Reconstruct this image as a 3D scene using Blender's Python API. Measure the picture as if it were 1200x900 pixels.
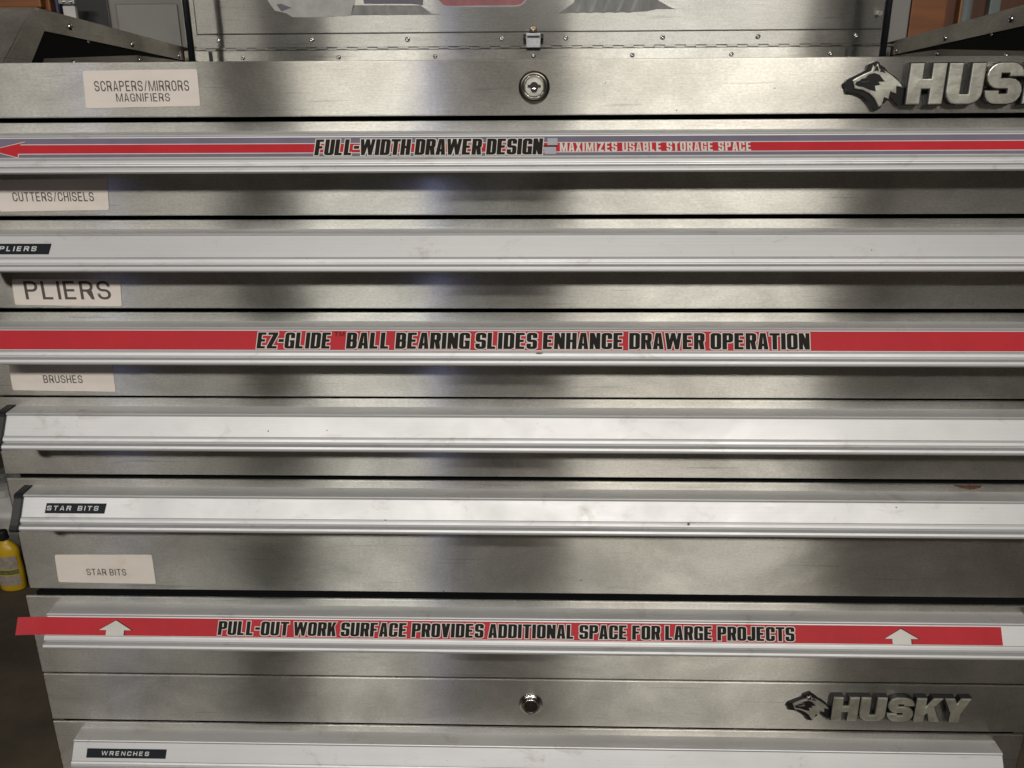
import bpy, bmesh, math, random
from mathutils import Vector, Matrix
from mathutils.geometry import delaunay_2d_cdt

sc = bpy.context.scene
for o in list(bpy.data.objects):
    bpy.data.objects.remove(o)
C = sc.collection
R = math.radians

# ------------------------------------------------------------------ camera
cam_d = bpy.data.cameras.new('camera')
cam = bpy.data.objects.new('camera', cam_d); C.objects.link(cam); sc.camera = cam
yaw, pitch, roll, FPX = -0.0272, 0.3150, -0.0053, 950.0
fw = Vector((math.sin(yaw)*math.cos(pitch), math.cos(yaw)*math.cos(pitch), -math.sin(pitch)))
rt = Vector((math.cos(yaw), -math.sin(yaw), 0)); up = rt.cross(fw)
r2 = rt*math.cos(roll) + up*math.sin(roll); u2 = -rt*math.sin(roll) + up*math.cos(roll)
m = Matrix((r2, u2, -fw)).transposed().to_4x4(); m.translation = Vector((0.0006, -0.7195, -0.0269))
cam.matrix_world = m
cam_d.sensor_fit = 'HORIZONTAL'; cam_d.sensor_width = 36.0; cam_d.lens = 36.0*FPX/1200.0
cam_d.clip_start = 0.02; cam_d.clip_end = 60

# ------------------------------------------------------------------ world and exposure
w = bpy.data.worlds.new('World'); sc.world = w; w.use_nodes = True
bg = w.node_tree.nodes['Background']; bg.inputs[0].default_value = (0.85, 0.80, 0.72, 1); bg.inputs[1].default_value = 0.024
sc.view_settings.view_transform = 'Standard'; sc.view_settings.look = 'None'
sc.view_settings.exposure = 0.0; sc.view_settings.gamma = 1.0
sc.cycles.use_denoising = True
sc.cycles.max_bounces = 6
sc.cycles.sample_clamp_indirect = 3.0

# ------------------------------------------------------------------ behind the camera: garage ceiling lamps, an added fill, added blue streak sources
def lamp(x0, x1, y, z, sy, power, col=(1, .96, .88), target=(0, 0, -.3), name='ceiling_or_added_lamp'):
    ld = bpy.data.lights.new(name, 'AREA'); ld.shape = 'RECTANGLE'; ld.size = x1-x0; ld.size_y = sy
    ld.energy = power; ld.color = col
    o = bpy.data.objects.new(name, ld); C.objects.link(o)
    o.location = ((x0+x1)/2, y, z)
    d = Vector(target)-Vector(o.location); d.x = 0
    o.rotation_euler = d.to_track_quat('-Z', 'Y').to_euler()
    return o
LY, LZ = -3.2, 1.62
lamp(-3.1, -1.62, LY, LZ, .28, 24)
lamp(-1.20, -.56, LY, LZ, .28, 25)
lamp(.20, 1.55, LY, LZ, .28, 58)
lamp(-.46, .14, -2.6, LZ+.40, .20, 4.5)  # unseen fill lamp, added to lift the middle of the top panel
lamp(1.9, 3.0, LY, LZ, .28, 4)
lamp(-.48, -.44, -3.0, .75, 1.1, 1.0, (.45, .5, 1.0))  # narrow blue source added to reflect as a blue streak, not a ceiling lamp
lamp(-2.04, -2.00, -3.0, .75, 1.1, .8, (.45, .5, 1.0))  # second added blue source, for the streak further left

# ------------------------------------------------------------------ materials
def nodes(name):
    mt = bpy.data.materials.new(name); mt.use_nodes = True
    nt = mt.node_tree; b = nt.nodes['Principled BSDF']
    return mt, nt, b
def N(nt, t, **kw):
    n = nt.nodes.new(t)
    for k, v in kw.items(): setattr(n, k, v)
    return n
def coords(nt, scale, rnd=True):
    g = N(nt, 'ShaderNodeNewGeometry'); mp = N(nt, 'ShaderNodeMapping'); mp.inputs['Scale'].default_value = scale
    nt.links.new(g.outputs['Position'], mp.inputs[0]); return mp
def noise(nt, scale, detail=3, rough=.55, s=1.0, dist=0.0):
    mp = coords(nt, scale); n = N(nt, 'ShaderNodeTexNoise'); n.inputs['Scale'].default_value = s
    n.inputs['Detail'].default_value = detail; n.inputs['Roughness'].default_value = rough
    n.inputs['Distortion'].default_value = dist
    nt.links.new(mp.outputs[0], n.inputs['Vector']); return n
def ramp(nt, src, a, b, c0, c1):
    r = N(nt, 'ShaderNodeValToRGB'); r.color_ramp.elements[0].position = a; r.color_ramp.elements[1].position = b
    r.color_ramp.elements[0].color = (*c0, 1); r.color_ramp.elements[1].color = (*c1, 1)
    nt.links.new(src, r.inputs[0]); return r
def rng(nt, src, a, b, lo, hi):
    n = N(nt, 'ShaderNodeMapRange'); n.inputs[1].default_value = a; n.inputs[2].default_value = b
    n.inputs[3].default_value = lo; n.inputs[4].default_value = hi; nt.links.new(src, n.inputs[0]); return n
def mul(nt, a, b):
    n = N(nt, 'ShaderNodeMix', data_type='RGBA', blend_type='MULTIPLY'); n.inputs[0].default_value = 1
    nt.links.new(a, n.inputs[6]); nt.links.new(b, n.inputs[7]); return n
def bump(nt, b, src, strength, dist, prev=None):
    n = N(nt, 'ShaderNodeBump'); n.inputs['Strength'].default_value = strength; n.inputs['Distance'].default_value = dist
    nt.links.new(src, n.inputs['Height'])
    if prev: nt.links.new(prev.outputs[0], n.inputs['Normal'])
    nt.links.new(n.outputs[0], b.inputs['Normal']); return n

def steel(name, base=(.67, .658, .628), rough=.345, aniso=1.0, tangent=(0, .3, 1), dirt=.33, wave=.14, brushed=True, an=.82):
    mt, nt, b = nodes(name)
    b.inputs['Metallic'].default_value = 1.0
    # blotches of handling grime, brushed grain along X
    n1 = noise(nt, (9, 9, 13), 6, .62, 1.0, .6)
    r1 = ramp(nt, n1.outputs[0], .36, .66, tuple(c*(1-dirt) for c in base), base)
    n2 = noise(nt, (60, 60, 900), 4, .65)
    r2_ = ramp(nt, n2.outputs[0], .30, .70, (.90, .90, .90), (1.06, 1.06, 1.06))
    m1 = mul(nt, r1.outputs[0], r2_.outputs[0])
    n3 = noise(nt, (2.3, 2.3, 3.1), 2, .5)
    r3 = ramp(nt, n3.outputs[0], .35, .65, (1.0, .965, .915), (.985, 1.0, .985))
    n9 = noise(nt, (330, 330, 760), 3, .7); r9 = ramp(nt, n9.outputs[0], .32, .68, (.84, .84, .84), (1.10, 1.10, 1.10))
    m0 = mul(nt, m1.outputs[2], r9.outputs[0])
    m2 = mul(nt, m0.outputs[2], r3.outputs[0])
    nt.links.new(m2.outputs[2], b.inputs['Base Color'])
    n4 = noise(nt, (14, 14, 22), 5, .65, 1.0, .5)
    rr = rng(nt, n4.outputs[0], .25, .75, rough-.05, rough+.07)
    nt.links.new(rr.outputs[0], b.inputs['Roughness'])
    b.inputs['Anisotropic'].default_value = aniso
    cx = N(nt, 'ShaderNodeCombineXYZ')
    for i in range(3): cx.inputs[i].default_value = tangent[i]
    nt.links.new(cx.outputs[0], b.inputs['Tangent'])
    n5 = noise(nt, (5, 5, 7), 3, .5)
    bp = bump(nt, b, n5.outputs[0], wave, .0012)
    bp2 = bp
    # sparse hairline scratches and dull wipe marks
    n7 = noise(nt, (9, 9, 300), 2, .5, 1.0, 0.0)
    r7 = ramp(nt, n7.outputs[0], .66, .70, (1, 1, 1), (.80, .80, .80))
    m3 = mul(nt, m2.outputs[2], r7.outputs[0]); nt.links.new(m3.outputs[2], b.inputs['Base Color'])
    if brushed:
        ga = N(nt, 'ShaderNodeBsdfAnisotropic'); ga.distribution = 'GGX'
        nt.links.new(m3.outputs[2], ga.inputs['Color'])
        rr2 = rng(nt, n4.outputs[0], .25, .75, .284, .298); nt.links.new(rr2.outputs[0], ga.inputs['Roughness'])
        ga.inputs['Anisotropy'].default_value = an
        ct = N(nt, 'ShaderNodeCombineXYZ'); ct.inputs[0].default_value = 1.0
        nt.links.new(ct.outputs[0], ga.inputs['Tangent']); nt.links.new(bp2.outputs[0], ga.inputs['Normal'])
        mx = N(nt, 'ShaderNodeMixShader')
        n8 = noise(nt, (6, 6, 8), 5, .65, 1, .5); r8 = rng(nt, n8.outputs[0], .35, .70, .10, .42)
        nt.links.new(r8.outputs[0], mx.inputs[0]); nt.links.new(ga.outputs[0], mx.inputs[1]); nt.links.new(b.outputs[0], mx.inputs[2])
        nt.links.new(mx.outputs[0], nt.nodes['Material Output'].inputs['Surface'])
    return mt
def plain(name, col, rough=.5, metal=0.0, mottle=.12, scale=(40, 40, 40), spec=.5, bmp=0.0, grime=None):
    mt, nt, b = nodes(name)
    n = noise(nt, scale, 5, .6)
    r = ramp(nt, n.outputs[0], .3, .7, tuple(c*(1-mottle) for c in col), tuple(min(1, c*(1+mottle*.4)) for c in col))
    out = r.outputs[0]
    if grime:
        g = noise(nt, grime[0], 5, .7, 1, .4)
        gr = ramp(nt, g.outputs[0], grime[1], grime[2], (1, 1, 1), grime[3])
        mm = mul(nt, out, gr.outputs[0]); out = mm.outputs[2]
    nt.links.new(out, b.inputs['Base Color'])
    b.inputs['Roughness'].default_value = rough; b.inputs['Metallic'].default_value = metal
    b.inputs['Specular IOR Level'].default_value = spec
    if bmp: bump(nt, b, n.outputs[0], .4, bmp)
    return mt
M = {}
M['steel'] = steel('brushed_stainless_steel')
M['steel_side'] = steel('side_stainless_steel', base=(.58, .55, .50), rough=.46, aniso=.7, dirt=.35, brushed=False)
M['steel_lid'] = steel('lid_stainless_steel', base=(.56, .55, .53), rough=.36, aniso=.95, dirt=.12, wave=.08, an=.88)
M['black_in'] = plain('black_painted_inside', (.006, .0065, .007), .7, spec=.1)
def pull_metal():
    mt, nt, b = nodes('satin_aluminium')
    n = noise(nt, (4, 4, 12), 4, .6); r = ramp(nt, n.outputs[0], .3, .7, (.58, .58, .59), (.635, .635, .645))
    g = noise(nt, (30, 30, 60), 6, .7, 1, .6); gr = ramp(nt, g.outputs[0], .58, .76, (1, 1, 1), (.76, .73, .68)); m_ = mul(nt, r.outputs[0], gr.outputs[0])
    g2 = noise(nt, (240, 240, 420), 2, .5, 1, .2); gr2 = ramp(nt, g2.outputs[0], .77, .80, (1, 1, 1), (.50, .46, .40)); m2_ = mul(nt, m_.outputs[2], gr2.outputs[0])
    g3 = noise(nt, (3, 3, 1500), 3, .6); gr3 = ramp(nt, g3.outputs[0], .3, .7, (.95, .95, .95), (1.03, 1.03, 1.03)); m3_ = mul(nt, m2_.outputs[2], gr3.outputs[0])
    nt.links.new(m3_.outputs[2], b.inputs['Base Color'])
    q = noise(nt, (12, 12, 20), 5, .65, 1, .5); rr = rng(nt, q.outputs[0], .3, .7, .46, .55); nt.links.new(rr.outputs[0], b.inputs['Roughness'])
    b.inputs['Metallic'].default_value = .62
    bump(nt, b, g3.outputs[0], .3, .00003); return mt
M['alu'] = pull_metal()
M['alu_b'] = M['alu']
M['cap'] = plain('black_plastic_cap', (.015, .016, .018), .45)
M['red'] = plain('red_print', (.52, .022, .034), .55, 0, .10, (30, 30, 30), spec=.25)
M['purple'] = plain('grey_violet_print', (.185, .165, .225), .55, 0, .12, spec=.25)
M['black_ink'] = plain('black_print', (.022, .019, .017), .7, spec=.12)
M['white_ink'] = plain('white_print', (.68, .66, .62), .5)
M['silver_ink'] = plain('silver_print', (.42, .42, .47), .45)
M['paper'] = plain('cream_paper_label', (.79, .72, .66), .75, 0, .06, (25, 25, 60), grime=((18, 18, 25), .55, .8, (.86, .80, .74)))
M['label_ink'] = plain('label_ink', (.10, .085, .08), .7)
M['tape'] = plain('black_embossing_tape', (.010, .013, .020), .55, spec=.2)
M['tape_white'] = plain('embossed_white', (.66, .68, .69), .6, 0, .4, (900, 900, 900))
M['chrome'] = plain('chrome', (.66, .64, .60), .17, 1.0, .2, (60, 60, 60))
M['chrome_worn'] = plain('worn_chrome', (.92, .87, .76), .33, .86, .38, (70, 70, 70), bmp=.0010)
M['dark_metal'] = plain('dark_nickel', (.16, .145, .125), .28, 1.0, .1)
M['rivet'] = plain('rivet_metal', (.75, .74, .70), .22, 1.0, .1)
M['emblem_back'] = plain('emblem_black_plastic', (.010, .010, .012), .35)
M['rust'] = plain('rust_flake', (.13, .045, .022), .9, 0, .6, (500, 500, 500), bmp=.0005)
M['residue'] = plain('decal_residue', (.27, .27, .265), .6, 0, .35, (70, 70, 25))
M['residue_light'] = plain('decal_white_edge', (.46, .455, .44), .6, 0, .2, (70, 70, 70))
M['residue2'] = plain('decal_residue_pale', (.36, .36, .355), .6, 0, .35, (90, 90, 30))
M['pink'] = plain('faded_red_decal', (.36, .11, .13), .5, 0, .3, (50, 50, 50))
M['violet'] = plain('faded_violet_decal', (.13, .12, .15), .5, 0, .3, (50, 50, 50))
M['smudge'] = plain('old_grime', (.20, .16, .11), .8, 0, .5, (300, 300, 300))
M['wood_o'] = plain('orange_wood', (.25, .085, .022), .5, 0, .4, (3, 3, 40))
M['wood_b'] = plain('brown_wood', (.10, .035, .015), .6, 0, .5, (30, 30, 3))
M['grey_paint'] = plain('grey_painted_metal', (.23, .22, .20), .5, 0, .12, (8, 8, 8))
M['grey_light'] = plain('pale_grey_metal', (.27, .265, .25), .5, 0, .1, (8, 8, 8))
M['slate'] = plain('slate_blue_paint', (.16, .19, .19), .5)
M['catch'] = plain('zinc_catch', (.42, .44, .45), .38, .8, .2, (300, 300, 300))
M['concrete'] = plain('brown_concrete', (.11, .088, .062), .8, 0, .45, (5, 5, 5), bmp=.002)
M['wall'] = plain('dark_garage_wall', (.10, .08, .06), .9, 0, .3, (3, 3, 3))
M['yellow'] = plain('yellow_plastic', (.72, .45, .02), .35, 0, .1)
M['navy'] = plain('navy_plastic', (.012, .018, .05), .35)
M['white_pl'] = plain('white_plastic', (.62, .60, .58), .4)
M['rag'] = plain('grey_cloth', (.22, .22, .22), .9, 0, .5, (30, 30, 30), bmp=.006)
M['redpl'] = plain('red_plastic', (.30, .02, .015), .4)
M['purple_lab'] = plain('lilac_label', (.12, .10, .15), .5)
M['green_lab'] = plain('green_label', (.16, .20, .10), .5, 0, .5, (120, 120, 120))
M['pale_lab'] = plain('pale_label', (.42, .36, .30), .5, 0, .3, (120, 120, 120))

# ------------------------------------------------------------------ helpers
def link(name, me, mat, parent=None, loc=None):
    o = bpy.data.objects.new(name, me); C.objects.link(o)
    if mat is not None and not me.materials: me.materials.append(mat)
    if parent is not None:
        o.parent = parent
        if loc is None: o.location = -world_of(parent)
        else: o.location = Vector(loc)-world_of(parent)
    elif loc is not None: o.location = loc
    return o
def world_of(p):
    v = Vector((0, 0, 0))
    while p is not None: v += Vector(p.location); p = p.parent
    return v
def from_bm(name, bm, mat, parent=None, loc=None, smooth=False):
    me = bpy.data.meshes.new(name); bm.normal_update(); bm.to_mesh(me); bm.free()
    if smooth: me.polygons.foreach_set('use_smooth', [True]*len(me.polygons))
    return link(name, me, mat, parent, loc)
def thing(name, loc, label, cat, group=None):
    o = bpy.data.objects.new(name, None); C.objects.link(o); o.location = loc; o.empty_display_size = .05
    o['label'] = label; o['category'] = cat
    if group: o['group'] = group
    return o
def tag(o, label, cat, group=None):
    o['label'] = label; o['category'] = cat
    if group: o['group'] = group
    return o
def box(bm, x0, x1, y0, y1, z0, z1, bev=0, seg=2):
    r = bmesh.ops.create_cube(bm, size=1)
    for v in r['verts']:
        v.co = Vector(((x0+x1)/2+v.co.x*(x1-x0), (y0+y1)/2+v.co.y*(y1-y0), (z0+z1)/2+v.co.z*(z1-z0)))
    if bev:
        es = list({e for v in r['verts'] for e in v.link_edges})
        bmesh.ops.bevel(bm, geom=es, offset=bev, segments=seg, profile=.6, affect='EDGES')
def prism(bm, prof, x0, x1, axis='x'):
    """closed profile of (y, z) extruded along x"""
    a = [bm.verts.new((x0, y, z)) for y, z in prof]; b = [bm.verts.new((x1, y, z)) for y, z in prof]
    n = len(prof)
    bm.faces.new(a); bm.faces.new(b[::-1])
    for i in range(n): bm.faces.new((a[i], b[i], b[(i+1) % n], a[(i+1) % n]))
    bmesh.ops.recalc_face_normals(bm, faces=bm.faces)
def cyl(bm, c, axis, r, h, seg=20, r2=None, cap=True):
    q = Vector(axis).normalized().to_track_quat('Z', 'Y').to_matrix().to_4x4()
    mt = Matrix.Translation(Vector(c)) @ q
    bmesh.ops.create_cone(bm, cap_ends=cap, segments=seg, radius1=r, radius2=r if r2 is None else r2, depth=h, matrix=mt)
def lathe(bm, prof, seg=32, axis='-y', c=(0, 0, 0)):
    """profile of (radius, height out of the face) turned about the -Y axis"""
    rings = []
    for r, h in prof:
        if r < 1e-6: rings.append([bm.verts.new((c[0], c[1]-h, c[2]))])
        else: rings.append([bm.verts.new((c[0]+r*math.cos(2*math.pi*i/seg), c[1]-h, c[2]+r*math.sin(2*math.pi*i/seg))) for i in range(seg)])
    for a, b in zip(rings, rings[1:]):
        for i in range(seg):
            j = (i+1) % seg
            if len(a) == 1: bm.faces.new((a[0], b[i], b[j]))
            elif len(b) == 1: bm.faces.new((a[i], a[j], b[0]))
            else: bm.faces.new((a[i], a[j], b[j], b[i]))
    bmesh.ops.recalc_face_normals(bm, faces=bm.faces)
def lathe_z(bm, prof, c, seg=20, sx=1.0, sy=1.0):
    rings = []
    for r, h in prof:
        if r < 1e-6: rings.append([bm.verts.new((c[0], c[1], c[2]+h))])
        else: rings.append([bm.verts.new((c[0]+sx*r*math.cos(2*math.pi*i/seg), c[1]+sy*r*math.sin(2*math.pi*i/seg), c[2]+h)) for i in range(seg)])
    for a, b in zip(rings, rings[1:]):
        for i in range(seg):
            j = (i+1) % seg
            if len(a) == 1: bm.faces.new((a[0], b[i], b[j]))
            elif len(b) == 1: bm.faces.new((a[i], a[j], b[0]))
            else: bm.faces.new((a[i], a[j], b[j], b[i]))
    bmesh.ops.recalc_face_normals(bm, faces=bm.faces)

# a plane to lay flat print on: origin, right, up, outward normal
class Pl:
    def __init__(s, o, u, v):
        s.o, s.u, s.v = Vector(o), Vector(u).normalized(), Vector(v).normalized(); s.n = s.u.cross(s.v).normalized()
        if s.n.y > 0: s.n = -s.n
    def __call__(s, a, b, h=0): return s.o+s.u*a+s.v*b+s.n*h
FACE = Pl((0, 0, 0), (1, 0, 0), (0, 0, 1))
def slab(bm, pl, pts, h0, h1):
    a = [bm.verts.new(pl(x, y, h0)) for x, y in pts]; b = [bm.verts.new(pl(x, y, h1)) for x, y in pts]
    n = len(pts); bm.faces.new(a); bm.faces.new(b)
    for i in range(n): bm.faces.new((a[i], a[(i+1) % n], b[(i+1) % n], b[i]))
    bmesh.ops.recalc_face_normals(bm, faces=bm.faces)
def sheet(name, pl, pts, h, mat, parent, t=.00018):
    bm = bmesh.new(); slab(bm, pl, pts, h-t, h); return from_bm(name, bm, mat, parent)
def round_quad(p, r, n=3):
    out = []
    for i in range(len(p)):
        a, b, c = Vector(p[i-1]), Vector(p[i]), Vector(p[(i+1) % len(p)])
        d0 = (a-b).normalized()*r; d1 = (c-b).normalized()*r
        for k in range(n+1):
            t = k/n; q = (b+d0)*(1-t)**2 + 2*b*t*(1-t) + (b+d1)*t*t
            out.append((q.x, q.y))
    return out

# ------------------------------------------------------------------ block lettering drawn as convex pieces
def rect(x0, y0, x1, y1): return [(x0, y0), (x1, y0), (x1, y1), (x0, y1)]
def ring(x0, y0, x1, y1, s, b, K, parts, n=4):
    out = []
    K = min(K, (x1-x0)/2, (y1-y0)/2)
    ia, ib = max(K-s, .004), max(K-b, .004)
    def corner(cx, cy, sx, sy):
        for i in range(n):
            t0, t1 = math.pi/2*i/n, math.pi/2*(i+1)/n
            o = [(cx+sx*K*math.cos(t), cy+sy*K*math.sin(t)) for t in (t0, t1)]
            # inner boundary passes through the stem and bar edges
            q = []
            for t in (t1, t0):
                px = cx+sx*((K-s)+0*1 if K > s else K-s); 
                ex = (K-s) if K < s else ia*math.cos(t)
                ey = (K-b) if K < b else ib*math.sin(t)
                if K < s and K < b: ex, ey = K-s, K-b
                q.append((cx+sx*ex, cy+sy*ey))
            if (Vector(q[0])-Vector(q[1])).length < 1e-5: q = q[:1]
            out.append(o+q)
    if 'TL' in parts: corner(x0+K, y1-K, -1, 1)
    if 'TR' in parts: corner(x1-K, y1-K, 1, 1)
    if 'BL' in parts: corner(x0+K, y0+K, -1, -1)
    if 'BR' in parts: corner(x1-K, y0+K, 1, -1)
    yk0, yk1 = y0+K, y1-K
    if K < b: yk0, yk1 = y0+b-.001*0, y1-b
    a0 = y0+min(K, b) if False else y0+K
    if 'L' in parts: out.append(rect(x0, y0+K, x0+s, y1-K))
    if 'R' in parts: out.append(rect(x1-s, y0+K, x1, y1-K))
    if 'T' in parts: out.append(rect(x0+K, y1-b, x1-K, y1))
    if 'B' in parts: out.append(rect(x0+K, y0, x1-K, y0+b))
    return out
ALLP = ('TL', 'TR', 'BL', 'BR', 'L', 'R', 'T', 'B')
def glyph(ch, w, s, b, K):
    g = []; a = g.append; h = b/2
    if ch == 'A':
        c = w/2; a([(0, 0), (s*.98, 0), (c+.01, 1), (c-s*.62, 1)]); a([(w, 0), (w-s*.98, 0), (c-.01, 1), (c+s*.62, 1)]); a(rect(s*.8, .20, w-s*.8, .20+b))
    elif ch == 'B':
        a(rect(0, 0, s, 1)); g += ring(0, .5-h, w*.97, 1, s, b, K, ('TR', 'BR', 'R', 'T', 'B')); g += ring(0, 0, w, .5+h, s, b, K, ('TR', 'BR', 'R', 'T', 'B'))
    elif ch == 'Q': pass
    elif ch == 'C':
        g += ring(0, 0, w, 1, s, b, K, ('TL', 'TR', 'BL', 'BR', 'L', 'T', 'B')); a(rect(w-s, .62, w, 1-K)); a(rect(w-s, K, w, .38))
    elif ch == 'D': a(rect(0, 0, s, 1)); g += ring(0, 0, w, 1, s, b, K, ('TR', 'BR', 'R', 'T', 'B')); 
    elif ch == 'E': a(rect(0, 0, s, 1)); a(rect(s, 1-b, w*.9, 1)); a(rect(s, .5-h, w*.84, .5+h)); a(rect(s, 0, w*.9, b))
    elif ch == 'F': a(rect(0, 0, s, 1)); a(rect(s, 1-b, w*.9, 1)); a(rect(s, .5-h, w*.82, .5+h))
    elif ch == 'G':
        g += ring(0, 0, w, 1, s, b, K, ('TL', 'TR', 'BL', 'BR', 'L', 'T', 'B')); a(rect(w-s, .64, w, 1-K)); a(rect(w-s, K, w, .52)); a(rect(w*.5, .52-b*.8, w, .52)); a(rect(w-s*.5, 0, w, .3))
    elif ch == 'H': a(rect(0, 0, s, 1)); a(rect(w-s, 0, w, 1)); a(rect(s, .5-h, w-s, .5+h))
    elif ch == 'I': a(rect(0, 0, s, 1))
    elif ch == 'J': g += ring(0, 0, w, 1, s, b, K, ('BL', 'BR', 'B')); a(rect(w-s, K, w, 1)); a(rect(0, K, s, .34))
    elif ch == 'K': a(rect(0, 0, s, 1)); a([(s, .28), (s, .62), (w-s*.95, 1), (w, 1)]); a([(s*1.1, .56), (s*1.75, .72), (w, 0), (w-s*1.05, 0)])
    elif ch == 'L': a(rect(0, 0, s, 1)); a(rect(s, 0, w*.86, b))
    elif ch == 'M': a(rect(0, 0, s*.88, 1)); a(rect(w-s*.88, 0, w, 1)); a([(s*.3, 1), (s*1.1, 1), (w/2+s*.36, 0), (w/2-s*.36, 0)]); a([(w-s*.3, 1), (w-s*1.1, 1), (w/2-s*.36, 0), (w/2+s*.36, 0)])
    elif ch == 'N': a(rect(0, 0, s*.9, 1)); a(rect(w-s*.9, 0, w, 1)); a([(0, 1), (s, 1), (w, 0), (w-s, 0)])
    elif ch == 'O': g += ring(0, 0, w, 1, s, b, K, ALLP)
    elif ch == 'P': a(rect(0, 0, s, 1)); g += ring(0, .42, w, 1, s, b, K, ('TR', 'BR', 'R', 'T', 'B'))
    elif ch == 'R':
        a(rect(0, 0, s, 1)); g += ring(0, .42, w, 1, s, b, K, ('TR', 'BR', 'R', 'T', 'B')); a([(w*.42, .48), (w*.88, .48), (w, 0), (w-s, 0)])
    elif ch == 'S':
        g += ring(0, .5-h, w, 1, s, b, K, ('TL', 'TR', 'BL', 'L', 'T', 'B')); g += ring(0, 0, w, .5+h, s, b, K, ('TR', 'BR', 'BL', 'R', 'T', 'B'))
        a(rect(w-s, .67, w, 1-K)); a(rect(0, K, s, .33))
    elif ch == 'T': a(rect(w/2-s/2, 0, w/2+s/2, 1-b)); a(rect(0, 1-b, w, 1))
    elif ch == 'U': g += ring(0, 0, w, 1, s, b, K, ('BL', 'BR', 'B')); a(rect(0, K, s, 1)); a(rect(w-s, K, w, 1))
    elif ch == 'V': a([(0, 1), (s, 1), (w/2+s*.5, 0), (w/2-s*.5, 0)]); a([(w, 1), (w-s, 1), (w/2-s*.5, 0), (w/2+s*.5, 0)])
    elif ch == 'W':
        q = w/4; t = s*.82
        for x0_, x1_ in ((0, q), (w-0, w-q)):
            sg = 1 if x0_ == 0 else -1
            a([(x0_, 1), (x0_+sg*t, 1), (x1_+sg*t*.55, 0), (x1_-sg*t*.45, 0)])
        a([(w/2-t*.5, 1), (w/2+t*.5, 1), (q+t*.55, 0), (q-t*.45, 0)]); a([(w/2-t*.5, 1), (w/2+t*.5, 1), (w-q+t*.45, 0), (w-q-t*.55, 0)])
    elif ch == 'X': a([(0, 1), (s, 1), (w, 0), (w-s, 0)]); a([(w, 1), (w-s, 1), (0, 0), (s, 0)])
    elif ch == 'Y': a(rect(w/2-s/2, 0, w/2+s/2, .46)); a([(0, 1), (s, 1), (w/2+s/2, .38), (w/2-s/2, .38)]); a([(w, 1), (w-s, 1), (w/2-s/2, .38), (w/2+s/2, .38)])
    elif ch == 'Z': a(rect(0, 1-b, w, 1)); a(rect(0, 0, w, b)); a([(0, b), (s*1.2, b), (w, 1-b), (w-s*1.2, 1-b)])
    elif ch == '/': a([(0, 0), (s*.8, 0), (w, 1), (w-s*.8, 1)])
    elif ch == '-': a(rect(0, .40, w, .40+b*1.2))
    if ch in 'BPRD' and K > s:
        for y_ in ((1-b, .42, 0)[:2] if ch in 'PR' else (1-b, 0) if ch == 'D' else (1-b, .5-h, 0)): a(rect(s*.5, y_, K+.002, y_+b))
    return g
WID = {'I': None, 'W': 1.55, 'M': 1.36, 'L': .9, 'E': .94, 'F': .92, '-': .55, 'T': .96, 'J': .9, '/': .70}
def grow(poly, e):
    if e == 0: return poly
    p = [Vector(q) for q in poly]; n = len(p)
    area = sum(p[i].x*p[(i+1) % n].y-p[(i+1) % n].x*p[i].y for i in range(n))
    if area < 0: p.reverse()
    out = []
    for i in range(n):
        a, b, c = p[i-1], p[i], p[(i+1) % n]
        d0 = (b-a).normalized(); d1 = (c-b).normalized()
        n0 = Vector((d0.y, -d0.x)); n1 = Vector((d1.y, -d1.x))
        k = n0+n1
        if k.length < 1e-4: k = n0.copy()
        k.normalize(); cs = max(k.dot(n0), .5)
        q = b+k*(e/cs); out.append((q.x, q.y))
    return out
def union(polys):
    vs, fs = [], []
    for p in polys:
        i = len(vs); vs += [Vector(q) for q in p]; fs.append(list(range(i, i+len(p))))
    r = delaunay_2d_cdt(vs, [], fs, 1, 1e-6)
    pts = [tuple(v) for v in r[0]]
    bb = [(min(q[0] for q in p), max(q[0] for q in p), p) for p in polys]; out = []
    for f in r[2]:
        c = cen(pts, f)
        if any(a <= c[0] <= b and in_poly(c, p) for a, b, p in bb): out.append(f)
    return pts, out
def cen(pts, f): return (sum(pts[i][0] for i in f)/len(f), sum(pts[i][1] for i in f)/len(f))
def in_poly(c, p):
    r = False; x, y = c
    for i in range(len(p)):
        (x0, y0), (x1, y1) = p[i-1], p[i]
        if (y0 > y) != (y1 > y) and x < (x1-x0)*(y-y0)/(y1-y0)+x0: r = not r
    return r
def layout(text, w, s, b, K, gap, space):
    x = 0; out = []
    for ch in text:
        if ch == ' ': x += space; continue
        k = WID.get(ch, 1.0); ww = s if ch == 'I' else w*k
        out.append([[(x+px, py) for px, py in p] for p in glyph(ch, ww, s, b, K)]); x += ww+gap
    return out, x-gap
def lettering(name, text, pl, x0, x1, z0, z1, h, mat, parent, w=.46, s=.195, b=.155, K=.15, gap=.05, space=.20, grow_by=0.0, slant=0.0, t=.0001, embox=None):
    ls, tot = layout(text, w, s, b, K, gap, space)
    sx = (x1-x0)/tot; sz = z1-z0
    polys = []
    for l in ls:
        for p in l:
            q = [(x0+px*sx+slant*py*sz, z0+py*sz) for px, py in p]
            polys.append(grow(q, grow_by))
    vs, fs = union(polys)
    bm = bmesh.new(); bv = [bm.verts.new(pl(x, y, h)) for x, y in vs]
    for f in fs:
        try: bm.faces.new([bv[i] for i in f])
        except ValueError: pass
    bmesh.ops.recalc_face_normals(bm, faces=bm.faces)
    for f in bm.faces:
        if f.normal.dot(pl.n) < 0: f.normal_flip()
    return from_bm(name, bm, mat, parent)
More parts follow.
